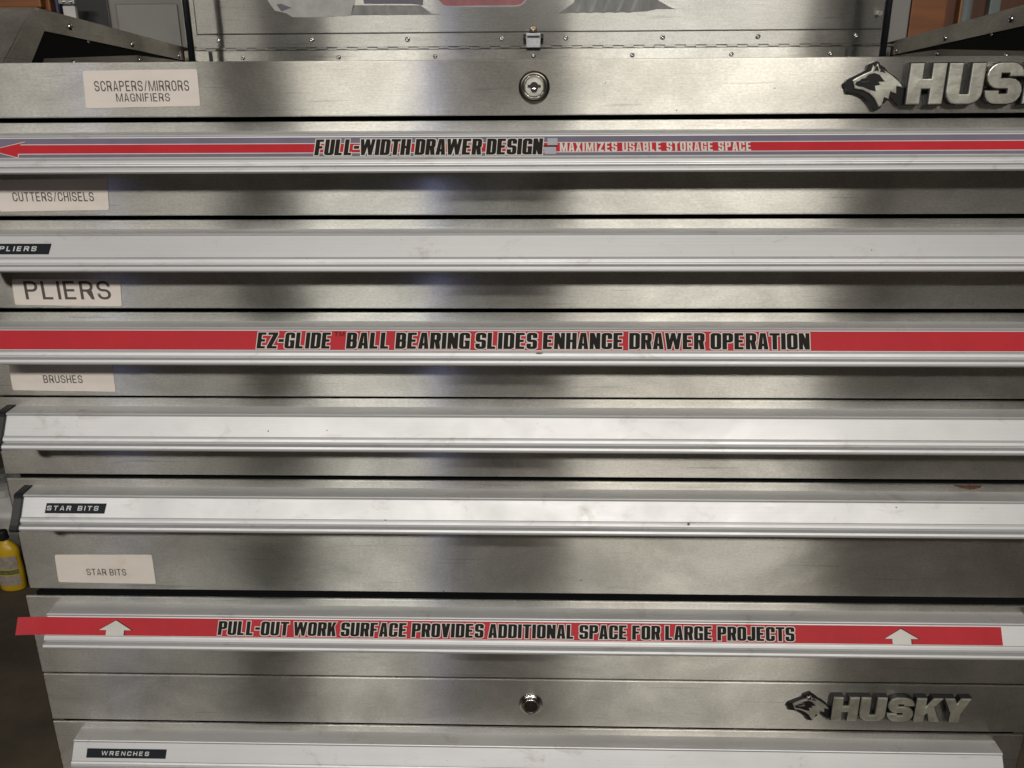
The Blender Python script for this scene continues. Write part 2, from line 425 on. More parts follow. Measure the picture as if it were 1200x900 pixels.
def typed(name, lines, pl, boxes, h, mat, parent, weight=0.0):
    """plain sans lettering (the built-in font) fitted to the given boxes (x0, x1, z0, z1)"""
    bm = bmesh.new()
    for text, (x0, x1, z0, z1) in zip(lines, boxes):
        cu = bpy.data.curves.new('text', 'FONT'); cu.body = text; cu.size = 1; cu.resolution_u = 3; cu.offset = weight
        ob = bpy.data.objects.new('text', cu); C.objects.link(ob)
        dg = bpy.context.evaluated_depsgraph_get(); me = bpy.data.meshes.new_from_object(ob.evaluated_get(dg))
        xs = [v.co.x for v in me.vertices]; ys = [v.co.y for v in me.vertices]
        a0, a1, b0, b1 = min(xs), max(xs), min(ys), max(ys)
        for v in me.vertices:
            p = pl(x0+(v.co.x-a0)/(a1-a0)*(x1-x0), z0+(v.co.y-b0)/(b1-b0)*(z1-z0), h); v.co = p
        bm.from_mesh(me); bpy.data.objects.remove(ob); bpy.data.meshes.remove(me)
    return from_bm(name, bm, mat, parent)

# ------------------------------------------------------------------ the setting
def struct(name, bm, mat):
    o = from_bm(name, bm, mat); o['kind'] = 'structure'; return o
bm = bmesh.new(); box(bm, -6, 6, -6, 4.0, -1.30, -1.25); struct('floor', bm, M['concrete'])
bm = bmesh.new(); box(bm, -6, 6, 2.8, 2.9, -1.25, 2.6); struct('wall', bm, M['wall'])

# ------------------------------------------------------------------ top tool chest
HW = .520
chest = thing('top_tool_chest', (0, .24, -.487), 'stainless steel top tool chest with its lid raised, paper labels on its drawers', 'tool chest')
cab = thing('rolling_tool_cabinet', (0, .24, -1.25), 'lower stainless steel rolling tool cabinet with pull-out work surface, standing under the top chest', 'tool cabinet')

def front(name, z0, z1, parent, hw=HW, y=0.0, depth=.0030, label=None):
    bm = bmesh.new(); jx = .0007*math.sin(z0*97); box(bm, -hw+jx, hw+jx, y, y+depth, z0, z1, .0012, 3)
    o = from_bm(name, bm, M['steel'], parent)
    if label: o['label'] = label
    return o
# pull profile: offsets (y, z) from the drawer's top edge, closed
PULL = [(.0004, -.0078), (-.0040, -.0083), (-.0150, -.0092), (-.0166, -.0096), (-.0172, -.0103), (-.0172, -.0112), (-.0165, -.0117), (-.0166, -.0124),
        (-.0262, -.0286), (-.0270, -.0288), (-.0282, -.0302), (-.0292, -.0322), (-.0294, -.0330), (-.0282, -.0336), (-.0284, -.0345),
        (-.0302, -.0349), (-.0322, -.0360), (-.0332, -.0378), (-.0334, -.0392), (-.0324, -.0406), (-.0304, -.0408), (-.0288, -.0396),
        (-.0270, -.0340), (-.0200, -.0230), (-.0140, -.0150), (.0004, -.0135)]
PX = .4945
def pull(parent, top, caps=True, hw=PX):
    bm = bmesh.new(); prism(bm, [(y, top+z) for y, z in PULL], -hw, hw)
    o = from_bm('pull', bm, M['alu'], parent)
    if caps:
        for s in (-1, 1):
            bm = bmesh.new()
            prof = [(.0004, top-.0068), (-.0158, top-.0082), (-.0185, top-.0100), (-.0190, top-.0125), (-.0290, top-.0295), (-.0325, top-.0345), (-.0352, top-.0375),
                    (-.0354, top-.0400), (-.0338, top-.0414), (-.0290, top-.0410), (-.0240, top-.0330), (-.0140, top-.0170), (.0004, top-.0150)]
            a, b = sorted((s*(hw-.0006), s*(hw+.0085)))
            prism(bm, prof, a, b); bmesh.ops.bevel(bm, geom=[e for e in bm.edges if abs(e.verts[0].co.x-e.verts[1].co.x) < 1e-6], offset=.0007, segments=2, affect='EDGES')
            from_bm('end_cap', bm, M['cap'], parent)
    return o
def panel_plane(top):
    A = Vector((0, -.0166, top-.0124)); B = Vector((0, -.0262, top-.0286))
    return Pl(B, (1, 0, 0), A-B), (A-B).length
# body shells (dark, set back behind the drawer fronts)
bm = bmesh.new(); box(bm, -.5129, .5129, .0120, .478, -.4962, -.0292)
o = from_bm('body_shell', bm, M['black_in'], chest)
bm = bmesh.new()
bm.free()
for s in (-1, 1):
    bm = bmesh.new(); a, b = sorted((s*.5130, s*.5180)); box(bm, a, b, .0300, .48, -.4940, -.0285); from_bm('side_skin', bm, M['steel_side'], chest)
bm = bmesh.new(); box(bm, -.5125, .5125, .0110, .0180, -.0283, .0180); from_bm('front_rail', bm, M['black_in'], chest)

# drawer rows: (z bottom, z top)
rows = {2: (-.1060, -.0274), 3: (-.1896, -.1098), 4: (-.2746, -.1935), 5: (-.3563, -.2768), 6: (-.4856, -.3612)}
fp = front('front_panel', -.0234, .0207, chest)
drawers = {}
for k, (z0, z1) in rows.items():
    d = front('drawer', z0, z1, chest)
    pull(d, z1); drawers[k] = d
# lower cabinet
low = {7: (-.5889, -.4948), 8: (-.6501, -.5911), 9: (-.800, -.6534)}
bm = bmesh.new(); box(bm, -.522, .522, .0120, .48, -1.18, -.4970)
from_bm('body_shell', bm, M['black_in'], cab)
bm = bmesh.new(); box(bm, -.526, .526, .0200, .485, -1.25, -1.181); from_bm('plinth', bm, M['black_in'], cab)
d7 = front('work_surface_front', *low[7], cab, .5262); pull(d7, low[7][1], False, .4955)
d8 = front('lock_rail', *low[8], cab, .5262)
d9 = front('drawer', *low[9], cab, .5262); pull(d9, low[9][1], False, .4955)
d10 = front('drawer', -1.17, -.804, cab, .5262)

# ---- banners on the pulls
def banner_base(d, top, x0, x1, v0, v1, mat, name='banner_sticker', h=.00030):
    pl, L = panel_plane(top)
    return sheet(name, pl, [(x0, v0*L), (x1, v0*L), (x1, v1*L), (x0, v1*L)], h, mat, d), pl, L
# drawer 2
t2 = rows[2][1]; d = drawers[2]
_, pl, L = banner_base(d, t2, -PX+.001, PX-.001, .06, .975, M['purple'])
def strip(name, pl, pts, h, mat, parent): return sheet(name, pl, pts, h, mat, parent, .00006)
ar = [(-.4473+.000, .40*L), (-.4270, .79*L), (-.4305, .66*L), (PX-.001, .66*L), (PX-.001, .22*L), (-.4305, .22*L), (-.4290, .05*L)]
def arrow(name, e, h, mat):
    bm = bmesh.new()
    tip = (-.4560-e*2, .42*L)
    slab(bm, pl, [tip, (-.4275+e*.8, (.80*L)+e*1.3), (-.4315+e, .66*L+e), (-.4315+e, .24*L-e), (-.4275+e*.8-.004, .06*L-e*1.0)], h-.00004, h)
    slab(bm, pl, [(-.4315+e-.0001, .66*L+e), (PX-.0012, .66*L+e), (PX-.0012, .24*L-e), (-.4315+e-.0001, .24*L-e)], h-.00004, h-.000001)
    return from_bm(name, bm, mat, d)
arrow('arrow_outline', .0007, .00036, M['white_ink']); arrow('arrow', 0, .00042, M['red'])
def outlined(text, pl, x0, x1, z0, z1, parent, halo=.00075, **kw):
    lettering('lettering_outline', text, pl, x0, x1, z0, z1, .00050, M['white_ink'], parent, grow_by=halo, **kw)
    return lettering('lettering', text, pl, x0, x1, z0, z1, .00060, M['black_ink'], parent, **kw)
outlined('FULL-WIDTH DRAWER DESIGN', pl, -.1815, .0075,   .10*L, .87*L, d, slant=.07, gap=.035, s=.205)
lettering('lettering', 'MAXIMIZES USABLE STORAGE SPACE', pl, .0222, .1790, .24*L, .68*L, .00050, M['white_ink'], d, w=.50, s=.185, b=.16, gap=.12, space=.34)
bm = bmesh.new()
slab(bm, pl, [(.0100, .12*L), (.0190, .12*L), (.0190, .46*L), (.0085, .46*L)], .00044, .00052)
slab(bm, pl, [(.0120, .55*L), (.0203, .55*L), (.0203, .88*L), (.0120, .88*L)], .00044, .00052)
from_bm('drawer_picture', bm, M['silver_ink'], d)
bm = bmesh.new(); slab(bm, pl, [(.0085, .47*L), (.0195, .47*L), (.0203, .54*L), (.0085, .53*L)], .00044, .00052); from_bm('picture_shadow', bm, M['black_ink'], d)
# drawer 4
t4 = rows[4][1]; d = drawers[4]
_, pl, L = banner_base(d, t4, -PX+.0006, PX-.001, .03, .975, M['red'])
outlined('EZ-GLIDE', pl, -.2470, -.1805, .09*L, .89*L, d, slant=.04)
lettering('lettering', 'TM', pl, -.1775, -.1685, .70*L, .92*L, .00060, M['black_ink'], d, w=.7, s=.15, b=.16, gap=.3)
outlined('BALL BEARING SLIDES ENHANCE DRAWER OPERATION', pl, -.1665, .2440, .09*L, .89*L, d, slant=.04)
# drawer 7: banner hangs past the left end of the pull
t7 = low[7][1]; d = d7
pl, L = panel_plane(t7)
# one long strip of film whose free left end lifts slightly off the line of the pull
bm = bmesh.new(); xs = [-.5240+.0025*i for i in range(13)]+[.4655]; prev = None
for x in xs:
    k = max(0.0, (-.4965-x)/.0275); h = .0003+.0030*k*k; dv = -.0006*k*k
    q = [bm.verts.new(pl(x, .02*L+dv, h-.0002)), bm.verts.new(pl(x, .95*L+dv, h-.0002)), bm.verts.new(pl(x, .95*L+dv, h)), bm.verts.new(pl(x, .02*L+dv, h))]
    if prev:
        for i in range(4): bm.faces.new((prev[i], prev[(i+1) % 4], q[(i+1) % 4], q[i]))
    else: bm.faces.new(q)
    prev = q
bm.faces.new(prev); bmesh.ops.recalc_face_normals(bm, faces=bm.faces); from_bm('banner_sticker', bm, M['red'], d)
outlined('PULL-OUT WORK SURFACE PROVIDES ADDITIONAL SPACE FOR LARGE PROJECTS', pl, -.3180, .2615, .11*L, .83*L, d, slant=.04)
for c in (-.4235, .3670):
    def arr(e): return [(c-.0092-e, .025*L), (c+.0092+e, .025*L), (c+.0092+e, .30*L-e*.2), (c+.0166+e*2.2, .30*L-e*.2), (c, .80*L+e*1.4), (c-.0166-e*2.2, .30*L-e*.2), (c-.0092-e, .30*L-e*.2)]
    strip('up_arrow_shadow', pl, [(x+.0004, y) for x, y in arr(.0006)], .00036, M['black_ink'], d)
    strip('up_arrow', pl, arr(0), .00044, M['white_ink'], d)

# ---- paper labels on the steel
def paper(parent, quad, lines, boxes, h=.0004, curl=0, weight=0.004):
    o = sheet('paper_label', FACE, round_quad(quad, .0018), h, M['paper'], parent, .0003)
    for text, (x0, x1, z0, z1) in zip(lines, boxes):
        lettering('label_lettering', text, FACE, x0, x1, z0, z1, h+.00008, M['label_ink'], parent, w=.66, s=.145, b=.130, K=.30, gap=.17, space=.36)
    return o
paper(fp, [(-.3783, .0141), (-.2811, .0148), (-.2819, -.0143), (-.3804, -.0158)], ['SCRAPERS/MIRRORS', 'MAGNIFIERS'],
      [(-.3702, -.2895, -.0023, .0060), (-.3530, -.3070, -.0106, -.0040)])
paper(drawers[2], [(-.4680, -.0745), (-.3714, -.0737), (-.3742, -.1008), (-.4727, -.1021)], ['CUTTERS/CHISELS'], [(-.4585, -.3860, -.0932, -.0853)])
paper(drawers[3], [(-.4741, -.1625), (-.3741, -.1625), (-.3763, -.1877), (-.4755, -.1862)], ['PLIERS'], [(-.4640, -.3845, -.1812, -.1642)])
paper(drawers[4], [(-.4929, -.2400), (-.3944, -.2398), (-.3950, -.2703), (-.4943, -.2690)], ['BRUSHES'], [(-.4625, -.4250, -.2617, -.2540)])
paper(drawers[6], [(-.4862, -.4459), (-.3858, -.4450), (-.3862, -.4787), (-.4876, -.4777)], ['STAR BITS'], [(-.4563, -.4152, -.4692, -.4616)])
# ---- black embossed tape labels on the pulls
def tape(parent, top, x0, x1, v0, v1, text, tx0, tx1, skew=.0009):
    pl, L = panel_plane(top)
    q = [(x0-skew*.4, v0*L), (x1-skew*.8, v0*L), (x1+skew*.6, v1*L), (x0+skew*.4, v1*L)]
    sheet('tape_label', pl, q, .0005, M['tape'], parent, .0004)
    a = v0+(v1-v0)*.28; b = v0+(v1-v0)*.74
    lettering('tape_lettering', text, pl, tx0, tx1, a*L, b*L, .00075, M['tape_white'], parent, w=.92, s=.21, b=.20, K=.22, gap=.42, space=.95, slant=.10)
tape(drawers[3], rows[3][1], -.4900, -.4200, .14, .66, 'PLIERS', -.4650, -.4320)
tape(drawers[6], rows[6][1], -.4707, -.4122, .20, .72, 'STAR BITS', -.4695, -.4190)
tape(d9, low[9][1], -.4800, -.3934, .18, .68, 'WRENCHES', -.4640, -.4120, .0003)

# ---- locks
def lock(parent, c, R0, recessed=True):
    e = bpy.data.objects.new('lock', None); C.objects.link(e); e.parent = parent; e.location = Vector(c)-world_of(parent)
    if recessed:
        bm = bmesh.new(); lathe(bm, [(R0, 0), (R0, .0008), (R0*.93, .0022), (R0*.76, .0034), (R0*.72, .0030), (R0*.71, -.001)], 48)
        from_bm('bezel', bm, M['dark_metal'], e, c, True)
        bm = bmesh.new(); lathe(bm, [(R0*.705, -.001), (R0*.705, .0036), (R0*.67, .0042), (R0*.63, .0036), (R0*.62, .0020)], 48)
        from_bm('ring', bm, M['chrome'], e, c, True)
        bm = bmesh.new(); lathe(bm, [(R0*.60, 0), (R0*.60, .0030), (R0*.56, .0038), (R0*.27, .0038), (R0*.24, .0030), (R0*.24, .0012), (0, .0010)], 48)
        from_bm('cylinder', bm, M['chrome_worn'], e, c)
        bm = bmesh.new(); cyl(bm, (c[0], c[1]-.00235, c[2]+.0004), (0, -1, 0), R0*.27, .0032, 24); 
        box(bm, c[0]-R0*.42, c[0]+R0*.42, c[1]-.0041, c[1]-.0020, c[2]-.0006, c[2]+.0016)
        o = from_bm('keyway', bm, M['cap'], e); o.location = -world_of(e)
        bm = bmesh.new(); lathe(bm, [(R0*.20, .0040), (R0*.14, .0046), (0, .0048)], 20); from_bm('pin', bm, M['chrome'], e, (c[0], c[1], c[2]-.0022), True)
    else:
        bm = bmesh.new(); lathe(bm, [(R0*1.30, 0), (R0*1.30, .0010), (R0*1.22, .0018), (R0*1.04, .0020), (R0*1.02, .0036), (R0*.94, .0054), (R0*.80, .0058), (R0*.74, .0048), (0, .0046)], 48)
        from_bm('bezel', bm, M['chrome'], e, c, True)
        bm = bmesh.new(); lathe(bm, [(R0*.66, .0046), (R0*.64, .0056), (R0*.2, .0060), (0, .0060)], 36)
        from_bm('cylinder', bm, M['dark_metal'], e, c)
        bm = bmesh.new(); box(bm, c[0]-.0010, c[0]+.0010, c[1]-.0066, c[1]-.0056, c[2]-.0048, c[2]+.0040, .0003)
        o = from_bm('keyway', bm, M['cap'], e); o.location = -world_of(e)
    for ch in e.children: pass
    return e
lock(chest, (.0008, 0, -.0010), .0130); lock(cab, (-.0006, 0, -.6215), .0098, False)

# ---- raised emblem (wolf head and five letters)
def solid(name, vs, fs, pl, h0, h1, mat, parent, bev=.0005):
    bm = bmesh.new(); bv = [bm.verts.new(pl(x, y, h1)) for x, y in vs]
    for f in fs:
        try: bm.faces.new([bv[i] for i in f])
        except ValueError: pass
    bmesh.ops.recalc_face_normals(bm, faces=bm.faces)
    for f in bm.faces:
        if f.normal.dot(pl.n) < 0: f.normal_flip()
    bmesh.ops.dissolve_limit(bm, angle_limit=.01, verts=bm.verts, edges=bm.edges)
    r = bmesh.ops.extrude_face_region(bm, geom=list(bm.faces))
    vv = [g for g in r['geom'] if isinstance(g, bmesh.types.BMVert)]
    for v in vv: v.co -= pl.n*(h1-h0)
    bmesh.ops.recalc_face_normals(bm, faces=bm.faces)
    if bev:
        top = [e for e in bm.edges if all(abs((v.co-pl.o).dot(pl.n)-h1) < 1e-6 for v in e.verts) and len(e.link_faces) == 2
               and any(abs(f.normal.dot(pl.n)) < .5 for f in e.link_faces)]
        bmesh.ops.bevel(bm, geom=top, offset=bev, segments=2, profile=.5, affect='EDGES', clamp_overlap=True)
    return from_bm(name, bm, mat, parent)
def zp(pts): return [(x, y) for x, y in pts]
# outlines measured on the emblem, unit = one letter height (H from (0,0) to top 1); x from the left edge of H
def hd(x, y): return ((x-520)/232.0, (352-y)/232.0)
HEAD_BACK = [hd(*p) for p in [(150, 228), (166, 208), (205, 188), (250, 165), (274, 150), (280, 124), (300, 116), (318, 108), (330, 104), (345, 112), (352, 124), (380, 140), (404, 165), (445, 188),
             (484, 222), (505, 252), (530, 262), (530, 356), (490, 356), (440, 310), (428, 300), (424, 322), (404, 345), (392, 348), (386, 372), (362, 386), (340, 376), (310, 335), (270, 303), (225, 284), (176, 279), (168, 255)]]
HEAD = [hd(*p) for p in [(196, 212), (222, 196), (262, 176), (300, 160), (308, 126), (322, 142), (334, 118), (350, 150), (384, 160), (430, 188), (474, 222), (500, 256), (462, 248), (466, 290), (430, 276), (424, 318), (396, 310),
        (388, 352), (372, 366), (340, 318), (306, 288), (262, 268), (214, 260), (208, 244)]]
MARK = [hd(*p) for p in [(212, 238), (218, 220), (236, 214), (246, 204), (266, 200), (284, 180), (316, 171), (350, 182), (386, 220), (348, 221), (362, 238), (330, 244), (340, 275), (300, 266), (262, 250), (236, 247)]]
GLINT = [hd(*p) for p in [(240, 196+30), (262, 220), (292, 214), (300, 222), (262, 230)]]
GLINT2 = [hd(*p) for p in [(268, 203), (276, 194), (292, 196), (286, 206)]]
EARIN = [hd(*p) for p in [(312, 166), (320, 148), (330, 130), (338, 146), (342, 164), (330, 158)]]
EARIN2 = [hd(*p) for p in [(350, 166), (354, 152), (376, 160), (384, 174), (366, 166)]]
EARL = [hd(*p) for p in [(286, 160), (284, 130), (300, 120), (306, 158)]]
JAW = [hd(*p) for p in [(210, 254), (262, 262), (334, 276), (318, 282), (262, 272), (212, 262)]]
def emblem(parent, x0, z0, H, W, y=0.0, style='worn'):
    e = bpy.data.objects.new('emblem', None); C.objects.link(e); e.parent = parent; e.location = Vector((x0, y, z0))-world_of(parent)
    pl = Pl((x0, y, z0), (1, 0, 0), (0, 0, 1))
    sc_ = H
    def put(name, pts, h0, h1, mat, bev=.0004):
        vs, fs = union_any([(px*sc_, py*sc_) for px, py in pts]); return solid(name, vs, fs, pl, h0, h1, mat, e, bev)
    put('head_backing', HEAD_BACK, 0, .0036, M['emblem_back'], .0002)
    put('wolf_head', HEAD, .0034, .0052, M['chrome_worn'], .0006)
    put('face_mark', MARK, .0046, .0055, M['emblem_back'], 0)
    put('face_glint', GLINT, .0052, .0060, M['chrome'], 0); put('face_glint', GLINT2, .0052, .0060, M['chrome'], 0)
    put('ear_mark', EARIN, .0046, .0055, M['emblem_back'], 0); put('ear_mark', EARIN2, .0046, .0055, M['emblem_back'], 0)
    ls, tot = layout('HUSKY', .86, .33, .25, .30, .055, .3)
    k = W/(tot*1.0)
    allp = []
    for i, l in enumerate(ls):
        polys = [[(px*k, py*H) for px, py in p] for p in l]
        allp += [grow(p, .0007) for p in polys]
        vs, fs = union(polys)
        solid('letter', vs, fs, pl, .0064, .0082, M['chrome_worn'], e, .0006 if i == 2 else .0009)
    vs, fs = union(allp); solid('letter_backing', vs, fs, pl, 0, .0066, M['emblem_back'], e, .0002)
    for ch in e.children: ch.location = -world_of(e)
    return e
def union_any(poly):
    return union([poly])
emblem(chest, .3055, -.0166, .0316, .1545)
emblem(cab, .3160, -.6312, .0290, .1415, 0, 'bright')

# ---- upper compartment: thick side walls with 45 degree shoulders, black lined
def side_wall(s):
    X0, X1 = s*.475, s*.520
    a, b = sorted((X0+s*.0016, X1))
    prof = [(.0040, .0205), (.0450, .0207), (.1100, .0755), (.1150, .0775), (.4700, .0690), (.4700, -.028), (.0180, -.028), (.0180, .0190)]
    bm = bmesh.new(); prism(bm, prof, a, b)
    w_ = from_bm('side_wall', bm, M['steel_side'], chest)
    def plate(name, prof, x0, x1, mat):
        bm = bmesh.new(); a, b = sorted((x0, x1)); prism(bm, prof, a, b); return from_bm(name, bm, mat, w_)
    plate('lining', [(.0850, .0150), (.1260, .0640), (.4600, .0560), (.4600, -.025), (.0850, -.025)], X0+s*.0008, X0+s*.0018, M['black_in'])
    plate('top_flange', [(.1110, .0760), (.1150, .0776), (.4700, .0692), (.4700, .0520), (.1238, .0577)], X0-s*.0002, X0+s*.0016, M['steel_side'])
    plate('front_flange', [(.0480, .0207), (.1106, .0757), (.1234, .0575), (.0860, .0207), (.0780, .010), (.040, .010)], X0-s*.0002, X0+s*.0016, M['steel_side'])
    plate('lower_flange', [(.1150, .0320), (.3141, .0490), (.4450, .0510), (.4450, .0100), (.1000, .0100)], X0-s*.0000, X0+s*.0007, M['dark_metal'])
    return w_
RIV = None
def rivet(parent, c, n=(0, -1, 0), r=.0032):
    """dome rivet with a punched centre, facing n"""
    global RIV
    if RIV is None:
        bm = bmesh.new(); lathe(bm, [(1.0, 0), (1.0, .12), (.86, .42), (.55, .62), (.36, .60), (.30, .35), (0, .30)], 14)
        RIV = bpy.data.meshes.new('rivet'); bm.to_mesh(RIV); bm.free(); RIV.materials.append(M['rivet'])
        RIV.polygons.foreach_set('use_smooth', [True]*len(RIV.polygons))
    o = bpy.data.objects.new('rivet', RIV); C.objects.link(o); o.parent = parent
    o.location = Vector(c)-world_of(parent); o.scale = (r, r, r)
    o.rotation_euler = Vector((0, -1, 0)).rotation_difference(Vector(n)).to_euler()
    return o
for s in (-1, 1):
    w_ = side_wall(s)
    nx = (-s, 0, 0)
    for y, z in ((.172, .0660), (.3057, .0600), (.4380, .0565)): rivet(w_, (s*.4748, y, z), nx, .0034)
    for y, z in ((.1700, .0318), (.3203, .0440)): rivet(w_, (s*.4748, y, z), nx, .0028)
    rivet(w_, (s*.4756, .205, .0545), nx, .0017)
# floor of the open compartment and its rear wall
bm = bmesh.new(); box(bm, -.472, .472, .016, .452, -.0300, -.0285); from_bm('compartment_floor', bm, M['black_in'], chest)
bm = bmesh.new(); box(bm, -.4730, .4730, .4520, .4540, -.0280, .0640); rw = from_bm('rear_wall', bm, M['steel_lid'], chest)
bm = bmesh.new(); box(bm, -.4560, .4640, .4500, .4518, .0480, .0628); hl = from_bm('hinge_leaf', bm, M['steel'], rw)
for x in (-.3927, -.2626, -.1322, -.0003, .1319, .2633, .3938): rivet(rw, (x, .4500, .0546), (0, -1, 0), .0031)
for x in (-.4365, .4150):
    bm = bmesh.new(); box(bm, x-.0022, x+.0022, .4485, .4505, .0490, .0625); from_bm('slot_tab', bm, M['cap'], rw)

# ---- lid, standing open against the rear hinge
lid = bpy.data.objects.new('lid', None); C.objects.link(lid); lid.parent = chest; lid.location = Vector((0, .455, .066))-world_of(chest)
def lidp(name, bm, mat):
    o = from_bm(name, bm, mat, lid); return o
bm = bmesh.new(); box(bm, -.4700, .4700, .4560, .4640, .0700, .5200); lidp('lid_shell', bm, M['steel_lid'])
bm = bmesh.new(); box(bm, -.4530, .4590, .4542, .4560, .0850, .5000, .0006, 1); lidp('lid_pan', bm, M['steel_lid'])
bm = bmesh.new(); box(bm, -.4560, .4640, .4535, .4559, .0672, .0838, .0005, 1); lidp('hinge_leaf', bm, M['steel_lid'])
bm = bmesh.new()
box(bm, -.4537, .4597, .4538, .4544, .0840, .0849); box(bm, .4590, .4597, .4538, .4544, .0849, .50); box(bm, -.4537, -.4530, .4538, .4544, .0849, .50)
lidp('pan_seam', bm, M['cap'])
for x in (-.4251, -.2978, -.1691, -.0424, .0428, .1716, .2974, .4260): rivet(lid, (x, .4535, .0765), (0, -1, 0), .0034)
# hinge knuckles
bm = bmesh.new(); cyl(bm, (0, 0, 0), (1, 0, 0), .00185, .0133, 10); KN = bpy.data.meshes.new('knuckle'); bm.to_mesh(KN); bm.free(); KN.materials.append(M['steel_lid'])
bm = bmesh.new(); cyl(bm, (.004, .452, .0650), (1, 0, 0), .00125, .920, 8); pin = from_bm('hinge_pin', bm, M['dark_metal'], chest)
x = -.449
while x < .462:
    for dz, xx in ((.0006, x), (-.0006, x+.0137)):
        o = bpy.data.objects.new('knuckle', KN); C.objects.link(o); o.parent = pin; o.location = Vector((xx, .4515-abs(dz)*.2, .0650+dz))-world_of(pin)
    x += .0274
# lid catch
bm = bmesh.new(); box(bm, -.0098, .0092, .4440, .4535, .0640, .0820, .0008, 2); lidp('catch_body', bm, M['catch'])
bm = bmesh.new(); box(bm, -.0085, .0080, .4432, .4440, .0765, .0790); lidp('catch_slot', bm, M['cap'])
bm = bmesh.new()
for s in (-1, 1): cyl(bm, (-.0003+s*.0118, .4480, .0770), (1, 0, 0), .0042, .0034, 14)
lidp('catch_ear', bm, M['dark_metal'])
bm = bmesh.new(); lathe(bm, [(.0052, 0), (.0052, .0015), (.0040, .004), (.0015, .0048), (0, .0046)], 16, c=(-.0003, .4510, .0872)); lidp('catch_screw', bm, plain('brassy_screw', (.42, .33, .24), .35, .8, .6, (500, 500, 500)))
bm = bmesh.new(); cyl(bm, (.4520, .4500, .103), (0, -1, 0), .0032, .006, 12); lidp('stop_button', bm, M['rivet'])
# remains of the peeled decal on the lid
LP = Pl((0, .4542, 0), (1, 0, 0), (0, 0, 1))
def decal(pts, h, mat, name='decal'):
    vs, fs = union_any(pts); o = solid(name, vs, fs, LP, h-.00012, h, mat, lid, 0)
    return o
rnd = random.Random(4)
def ragged(x0, x1, z0, z1, n, j=.0018):
    p = [(x0+(x1-x0)*i/n, z0+rnd.uniform(-j, j)*(.4 if i % 2 else 1)) for i in range(n+1)]
    return p+[(x1, z1), (x0, z1)]
decal([(-.353, .1245), (-.345, .1130), (-.330, .1100), (-.322, .1050), (-.300, .1045), (-.270, .1055), (-.2440, .1058), (-.2380, .1190), (-.2250, .1600), (-.3500, .1600)], .0002, M['residue_light'])
decal([(-.2436, .1066), (-.2395, .1190), (-.1500, .1180), (-.1350, .1080), (-.1200, .1064)], .0002, M['residue'])
decal([(-.2250, .1205), (-.1600, .1200), (-.1470, .1180), (-.1420, .1500), (-.2300, .1500)], .0003, M['violet'])
decal([(-.1300, .1260), (-.1210, .1168), (-.1160, .1152), (-.0220, .1152), (-.0150, .1170), (-.0080, .1240), (-.0080, .1500), (-.1300, .1500)], .0003, M['residue_light'])
decal([(-.1275, .1262), (-.1195, .1184), (-.1150, .1170), (-.0230, .1170), (-.0168, .1185), (-.0105, .1245), (-.0105, .1500), (-.1275, .1500)], .0004, M['pink'])
decal([(.0330, .1068)]+[(.040+.0085*i, .1066+(.0012 if i % 2 else 0)) for i in range(12)]+[(.1490, .1082), (.1620, .1110), (.1880, .1104), (.1780, .1140), (.1640, .1210), (.1600, .1500), (.0700, .1500), (.0520, .1190)], .0002, M['residue'])
for i in range(5): decal([(.055+.018*i, .1085), (.060+.018*i, .1085), (.070+.018*i, .135), (.066+.018*i, .135)], .0003, M['residue2'])
decal([(-.342, .1205), (-.336, .1120), (-.3225, .1165), (-.336, .1215)], .0004, M['violet'])
# struts
for s in (-1, 1):
    st = bpy.data.objects.new('gas_strut', None); C.objects.link(st); st.parent = chest; st.location = Vector((s*.441, .40, .03))-world_of(chest)
    bm = bmesh.new(); cyl(bm, (s*.4425, .400, .125), (0, 0, 1), .0042, .230, 16); from_bm('strut_tube', bm, plain('strut_black', (.02, .022, .026), .25, .3), st, None, True)
    bm = bmesh.new(); cyl(bm, (s*.4425, .400, .300), (0, 0, 1), .0028, .16, 12); from_bm('strut_rod', bm, M['chrome'], st, None, True)
    bm = bmesh.new(); cyl(bm, (s*.4475, .400, .012), (1, 0, 0), .0035, .020, 12); from_bm('ball_stud', bm, M['dark_metal'], st)

# ---- small marks
bm = bmesh.new()
pts = [(.4040, -.3618), (.4090, -.3622), (.4150, -.3626), (.4190, -.3621), (.4240, -.3627), (.4300, -.3622), (.4285, -.3640), (.4240, -.3655), (.4190, -.3660), (.4150, -.3648), (.4090, -.3636)]
vs, fs = union_any(pts); solid('rust_chip', vs, fs, FACE, .0002, .0015, M['rust'], drawers[6], 0)
rnd = random.Random(11)
def fleck(parent, x, z, rx, rz, pl=FACE, h=.0004, mat=None, name='grime_spot'):
    n = 9; p = [(x+rx*rnd.uniform(.5, 1)*math.cos(6.283*i/n), z+rz*rnd.uniform(.5, 1)*math.sin(6.283*i/n)) for i in range(n)]
    vs, fs = union_any(p); solid(name, vs, fs, pl, h-.0003, h, mat or M['smudge'], parent, 0)
for k, x, v, a, b in ((3, .2870, .3, .0006, .0006), (4, .0060, -.11, .0050, .0014), (6, .1480, -.10, .0014, .0022), (6, -.1400, -.02, .0012, .0010), (5, -.2450, .3, .0008, .0010), (5, -.1900, .35, .0007, .0007), (6, .3440, .8, .0008, .0008)):
    pl, L = panel_plane(rows[k][1]); fleck(drawers[k], x, v*L, a, b, pl, .0012 if v < 0 else .0003)
for x, z in ((-.040, .0125), (.0600, .0020), (.1200, -.0200), (.2000, -.0030)): fleck(fp, x, z, .0009, .0006, FACE, .0003)
for x, z in ((-.090, -.4840), (.0500, -.4700), (.2100, -.3950)): fleck(drawers[6], x, z, .0014, .0007, FACE, .0003)

